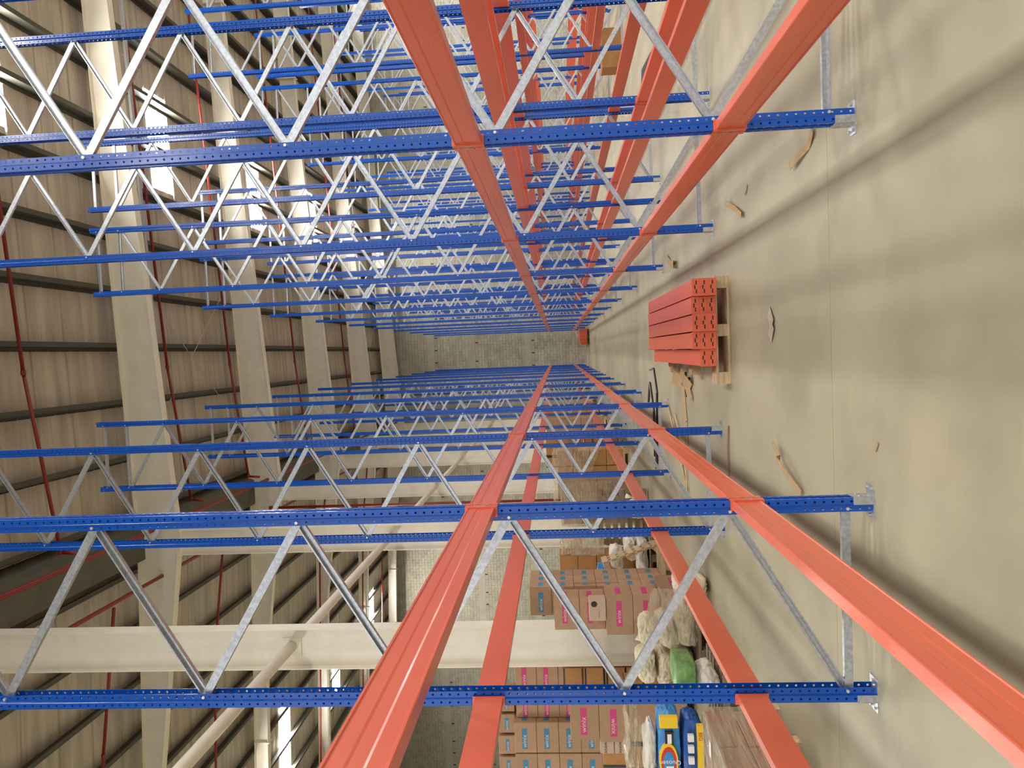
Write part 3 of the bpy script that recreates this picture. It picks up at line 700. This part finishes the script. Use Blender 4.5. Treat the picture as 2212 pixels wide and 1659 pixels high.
flat_pallet(-3.95, 13.75, 0, 'wooden pallet under the white sacks', 1.0, 0.7, 'greywood')
flat_pallet(-3.45, 14.75, 0.52, 'weathered grey pallet standing upright behind the white sacks', 1.15, 1.0, 'greywood', rot=(math.radians(85), 0, 0))
for k in range(5):
    carton(-4.46, -4.08, 14.2, 0.0+0.37*k, 0.365+0.37*k, 0.5, (LV)[k]+' amber carton left of the grey upright pallet', 'amber cartons by the pallet', 'carton_dark')
film_wrap(-4.02, -3.66, 14.15, 14.4, 0.95, 1.75, 'torn film hanging beside the amber cartons', 8, 0.05)
for k, (x, w_) in enumerate(((-4.70, 'nearer'), (-4.58, 'farther'))):
    tag(MB().box(-0.012, 0.012, -0.05, 0.05, 0, 1.55).build('timber_board', M['wood'], None, (x, 13.9+0.2*k, 0.0)), 'upright timber board leaning by the amber cartons, '+w_, 'board')
for i in range(2):
    for k in range(4):
        carton(-3.95+0.48*i, -3.48+0.48*i, 16.2, 0.14+0.40*k, 0.535+0.40*k, 0.6, LV[k]+' carton in film behind the grey pallet, '+['left', 'right'][i]+' pile', 'film wrapped cartons by the second column', 'carton', tape='brown')
flat_pallet(-3.47, 16.55, 0, 'wooden pallet under the film wrapped cartons by the second column', 1.1, 0.9)
film_wrap(-3.97, -2.98, 16.15, 16.85, 0.142, 1.76, 'stretch film round the cartons by the second column', 9, 0.03)
carton(-4.75, -4.15, 15.6, 1.36, 1.62, 0.5, 'grey open carton on the white crate', None, 'carton_pale')
carton(-4.75, -4.15, 15.6, 0.0, 1.355, 0.5, 'tall white crate beside the second column', None, 'white')
# patterned cartons under draped film
for i in range(3):
    for k in range(4):
        t = carton(-3.85+0.42*i, -3.44+0.42*i, 18.6, 0.14+0.43*k, 0.565+0.43*k, 0.7, LV[k]+' brown carton under draped film, '+['left', 'middle', 'right'][i]+' pile', 'cartons under draped film', 'carton_dark')
        if i == 0:
            MB().box(-0.14, -0.06, -0.3502, -0.3472, 0.25, 0.33).build('printed_mark', M['blackprint'], t); MB().box(0.06, 0.10, -0.3502, -0.3472, 0.28, 0.32).build('printed_mark', M['redprint'], t)
flat_pallet(-3.22, 18.95, 0, 'wooden pallet under the film draped cartons', 1.3, 0.9)
drape('film_sheet', [(-3.95,18.75,1.98),(-3.3,18.7,2.0),(-2.55,18.75,1.95), (-3.9,18.52,1.89),(-3.2,18.50,1.86),(-2.5,18.52,1.8), (-3.5,18.50,1.35),(-3.1,18.46,0.95),(-2.46,18.5,0.7)], 3, 'broad clear film draped over the brown cartons', 6, 0.02)
# brown cartons with dark bands
for i in range(3):
    for k in range(6):
        carton(-3.42+0.33*i, -3.10+0.33*i, 21.0, 0.14+0.34*k, 0.475+0.34*k, 0.5, LV[k]+' dark banded amber carton, '+['left', 'middle', 'right'][i]+' pile of the third bay', 'dark banded amber cartons', 'carton_dark', tape='black')
flat_pallet(-2.93, 21.25, 0, 'wooden pallet under the dark banded amber cartons', 1.1, 0.8)
for i in range(3):
    for k in range(4):
        carton(-3.46+0.36*i, -3.11+0.36*i, 19.9, 0.14+0.24*k, 0.375+0.24*k, 0.5, LV[k]+' lower amber carton before the dark banded ones, '+['left', 'middle', 'right'][i], 'front amber cartons', 'carton_dark', tape='top')
flat_pallet(-2.93, 20.15, 0, 'wooden pallet under the front amber cartons', 1.1, 0.7)
for i in range(2):
    for k in range(5):
        carton(-3.5+0.5*i, -3.01+0.5*i, 26.4+0.0*i, 0.14+0.42*k, 0.555+0.42*k, 0.6, LV[k]+' plain brown carton far behind the left rack, '+['left', 'right'][i]+' pile', 'far plain cartons', 'carton')
flat_pallet(-3.0, 26.7, 0, 'wooden pallet under the far plain cartons', 1.1, 0.8)
for i in range(2):
    for k in range(5):
        carton(-3.4+0.5*i, -2.91+0.5*i, 31.0, 0.14+0.44*k, 0.575+0.44*k, 0.6, LV[k]+' farthest brown carton behind the left rack, '+['left', 'right'][i]+' pile', 'farthest cartons', 'carton_dark')
flat_pallet(-2.9, 31.3, 0, 'wooden pallet under the farthest brown cartons', 1.1, 0.8)

# ------------------------------------------------------------------ spare beams on the aisle floor
def beam_stack(x, y, cols, rows, L, label_where, skew):
    h = 0.175; d = 0.078
    sb = MB(); hh = 0.0865; dd = 0.034
    prof = [(-hh+0.006,-dd),(hh-0.006,-dd),(hh-0.006,-dd+0.006),(hh-0.012,-dd+0.010),(hh-0.012,dd-0.010),(hh-0.006,dd-0.006),(hh-0.006,dd),(-hh+0.006,dd)]
    sb.prism([(x_, 0, z_) for x_, z_ in prof], (0,-L/2,0), (0,L/2,0)); body = sb.mesh('beam_body', M['orange'])
    cm = MB(); yy = -L/2-0.004
    # hook plate with three rows of slots, built as strips round the openings
    def plate(x0, x1, z0, z1): cm.box(x0, x1, yy-0.004, yy+0.004, z0, z1)
    W2 = 0.0865; T = 0.0375
    slots = [(-0.060, -0.020, -0.004), (-0.018, 0.022, 0.010), (0.026, 0.066, -0.004)]
    xs_ = [-W2]+[v for a, b_, _ in slots for v in (a, b_)]+[W2]
    for i in range(len(xs_)-1):
        if i % 2 == 0: plate(xs_[i], xs_[i+1], -T, T)
        else:
            zc = slots[i//2][2]; plate(xs_[i], xs_[i+1], -T, zc-0.007); plate(xs_[i], xs_[i+1], zc+0.007, T)
    cm.box(-W2, W2, yy-0.004, yy+0.06, -T-0.003, -T); cm.tube((W2-0.012, yy-0.006, T-0.012), (W2-0.012, yy-0.003, T-0.012), 0.006, 8)
    conn = cm.mesh('hook_plate', M['orange'])
    back = MB().box(-W2+0.012, W2-0.012, -L/2-0.001, -L/2+0.002, -0.028, 0.028).mesh('slot_shadow_plate', M['blackstrap'])  # black plate painted in for the darkness inside the slots
    for c in range(cols):
        nr = rows-1 if c == 0 and cols == 5 else rows
        for r in range(nr):
            x_ = x+(c-(cols-1)/2)*h; z_ = 0.14+T+0.003+r*(2*T+0.004)
            t = thing('spare_crossbar', 'orange spare crossbar '+label_where+', '+['bottom', 'middle', 'top', 'fourth', 'fifth', 'sixth'][r]+' layer, '+ORD[c+1]+' from left', 'crossbar', (x_, y+skew[c % len(skew)], z_), 0, 'spare orange crossbars')
            put('beam_body', body, t); e = put('hook_plate', conn, t); put('slot_shade_plate', back, e)
            e = put('hook_plate', conn, t, rz=math.pi)
beam_stack(0.22, 8.95, 5, 3, 3.40, 'on the near aisle pallets', [0.06, 0.03, 0.0, 0.04, -0.03])
def block_pallet(x, y, label, w=1.08, d=0.22):
    t = thing('timber_bearer', label, 'bearer', (x, y, 0), 0, 'timber bearers under the spare crossbars')
    MB().box(-w/2, w/2, -d/2, d/2, 0, 0.02).build('bottom_board', M['wood'], t)
    for k in range(3):
        xx = -w/2+0.06+(w-0.12)*k/2
        MB().box(xx-0.06, xx+0.06, -d/2, d/2, 0.02, 0.115).build('block', M['wood'], t)
    for k in range(2):
        yy = -d/2+d*0.25+d*0.5*k
        MB().box(-w/2, w/2, yy-d*0.23, yy+d*0.23, 0.115, 0.139).build('top_board', M['wood'], t)
block_pallet(0.14, 7.42, 'timber bearer under the near end of the spare crossbars')
block_pallet(0.14, 8.75, 'timber bearer under the middle of the spare crossbars', 0.98)
block_pallet(0.14, 10.35, 'timber bearer under the far end of the spare crossbars', 1.02)
beam_stack(0.70, 40.0, 5, 5, 3.0, 'on the far aisle pallet', [0.05, 0.0, 0.03])
flat_pallet(0.70, 39.6, 0, 'wooden pallet under the far stack of spare crossbars', 1.1, 1.6)
beam_stack(-2.95, 34.6, 4, 5, 2.8, 'stacked behind the left rack', [0.0, 0.05])
flat_pallet(-2.95, 34.4, 0, 'wooden pallet under the spare crossbars behind the left rack', 1.0, 1.6)

# ------------------------------------------------------------------ litter on the floor
def strip(name, pts, w, label, mt='carton_scrap', th=0.004, cat='cardboard'):
    """folded strip lying or standing: pts with height, swept with width across the floor"""
    p0 = Vector(pts[0]); b = MB()
    P = [Vector(p)-p0 for p in pts]
    for p, q in zip(P, P[1:]):
        d = (q-p); n = Vector((-d.y, d.x, 0)); n = n.normalized()*w/2 if n.length > 1e-6 else Vector((w/2, 0, 0))
        u = Vector((0, 0, th))
        b.add([p-n, p+n, q+n, q-n, p-n+u, p+n+u, q+n+u, q-n+u], [(0,3,2,1),(4,5,6,7),(0,1,5,4),(1,2,6,5),(2,3,7,6),(3,0,4,7)])
    o = b.build(name, M[mt], None, pts[0]); return tag(o, label, cat, 'floor litter')
strip('cardboard_scrap', [(1.36,4.84,0.02),(1.30,4.95,0.002),(1.24,5.27,0.03)], 0.06, 'creased cardboard scrap beside the nearest right base plate')
strip('cardboard_scrap', [(1.36,7.18,0.03),(1.27,6.95,0.004),(1.15,6.63,0.03)], 0.055, 'curled cardboard scrap beside the second right upright')
strip('cardboard_scrap', [(1.39,6.5,0.004),(1.32,6.56,0.012)], 0.03, 'tiny torn cardboard scrap near the right rack')
strip('cardboard_scrap', [(1.34,11.1,0.02),(1.20,10.75,0.002),(1.15,10.25,0.06)], 0.10, 'folded cardboard flap near the third right upright')
strip('plastic_scrap', [(0.25,5.95,0.004),(0.14,5.83,0.014),(0.03,5.93,0.006)], 0.10, 'pale plastic scrap in the middle of the aisle', 'plastic_grey', cat='plastic')
strip('cardboard_strip', [(-0.79,5.78,0.05),(-0.90,5.69,0.02),(-0.91,5.66,0.06),(-1.09,5.22,0.02)], 0.05, 'long bent cardboard strip beside the nearest left upright')
strip('edge_strip', [(-0.84,7.44,0.004),(-1.1,7.47,0.010),(-1.37,7.49,0.004)], 0.02, 'thin dark strip lying by the second left upright', 'tape', 0.012, 'strip')
strip('cardboard_scrap', [(-0.57,4.0,0.003),(-0.62,4.03,0.005)], 0.016, 'tiny cardboard shred on the near aisle floor')
strip('cardboard_strip', [(-0.42,10.2,0.12),(-0.52,10.1,0.004),(-1.05,9.95,0.006),(-1.62,9.9,0.004)], 0.26, 'long brown cardboard strip lying towards the left rack')
strip('cardboard_flap', [(-0.36,9.55,0.13),(-0.44,9.5,0.10),(-0.56,9.45,0.02),(-0.62,9.5,0.06)], 0.34, 'curled cardboard flap hanging beside the spare crossbars')
def strap(pts, label, r=0.016, mt='blackstrap', cat='strap', name='black_strap', group='black straps on the floor'):
    p0 = Vector(pts[0]); b = MB()
    for p, q in zip(pts, pts[1:]): b.tube(Vector(p)-p0, Vector(q)-p0, r, 6)
    return tag(b.build(name, M[mt], None, pts[0]), label, cat, group)
strap([(-0.35,9.75,0.02),(-0.68,9.78,0.02),(-0.42,9.45,0.03)], 'black strap bent to a V beside the spare crossbars')
strap([(-0.42,13.2,0.06),(-0.39,13.0,0.02),(-0.81,12.65,0.02),(-1.49,12.85,0.02),(-2.2,13.05,0.02)], 'longest black strap running under the left rack', 0.02)
strap([(-1.05,13.9,0.02),(-0.66,13.6,0.02),(-1.18,13.15,0.02),(-2.0,13.2,0.02)], 'black strap folded to a point beside the left rack', 0.02)
strap([(-1.2,12.75,0.02),(-2.1,12.9,0.02)], 'short black strap crossing the long one', 0.018)
for k, (a, b_, w_) in enumerate([((-0.96,11.4,0.02),(-1.35,10.55,0.05),'farthest'),((-1.0,10.68,0.03),(-1.30,10.35,0.02),'middle'),((-1.1,11.0,0.01),(-2.0,9.95,0.02),'longest'),((-1.35,10.0,0.02),(-2.1,9.85,0.03),'nearest')]):
    strap([a, b_], w_+' pale wood stick lying by the left rack', 0.014, 'wood', 'stick', 'wood_stick', 'wood sticks on the floor')
for k, (a, b_, c_, w_) in enumerate([((-2.35,15.2,2.275),(-1.85,14.9,2.29),(-2.25,14.4,2.275),'upper'),((-2.6,14.7,2.28),(-2.0,14.45,2.285),(-1.95,14.1,2.28),'lower')]):
    pass
# between the right racks
t = carton(6.45, 7.35, 16.9, 0.0, 0.46, 0.5, 'old brown carton on the floor under the third right rack', None, 'carton_dark')
put('lettering', text_mesh('V.', 0.12, M['lettering']), t, (-0.05, -0.2485, 0.36), rot=(math.pi/2, 0, 0))
strip('black_sheet', [(4.15,10.4,0.02),(4.45,11.6,0.10),(4.8,13.2,0.04)], 0.30, 'black plastic sheet lying in the aisle beyond the right racks', 'blackstrap', cat='plastic')
strip('cardboard_scrap', [(4.05,10.8,0.16),(4.3,11.3,0.13)], 0.14, 'pale cardboard piece on the black plastic sheet')
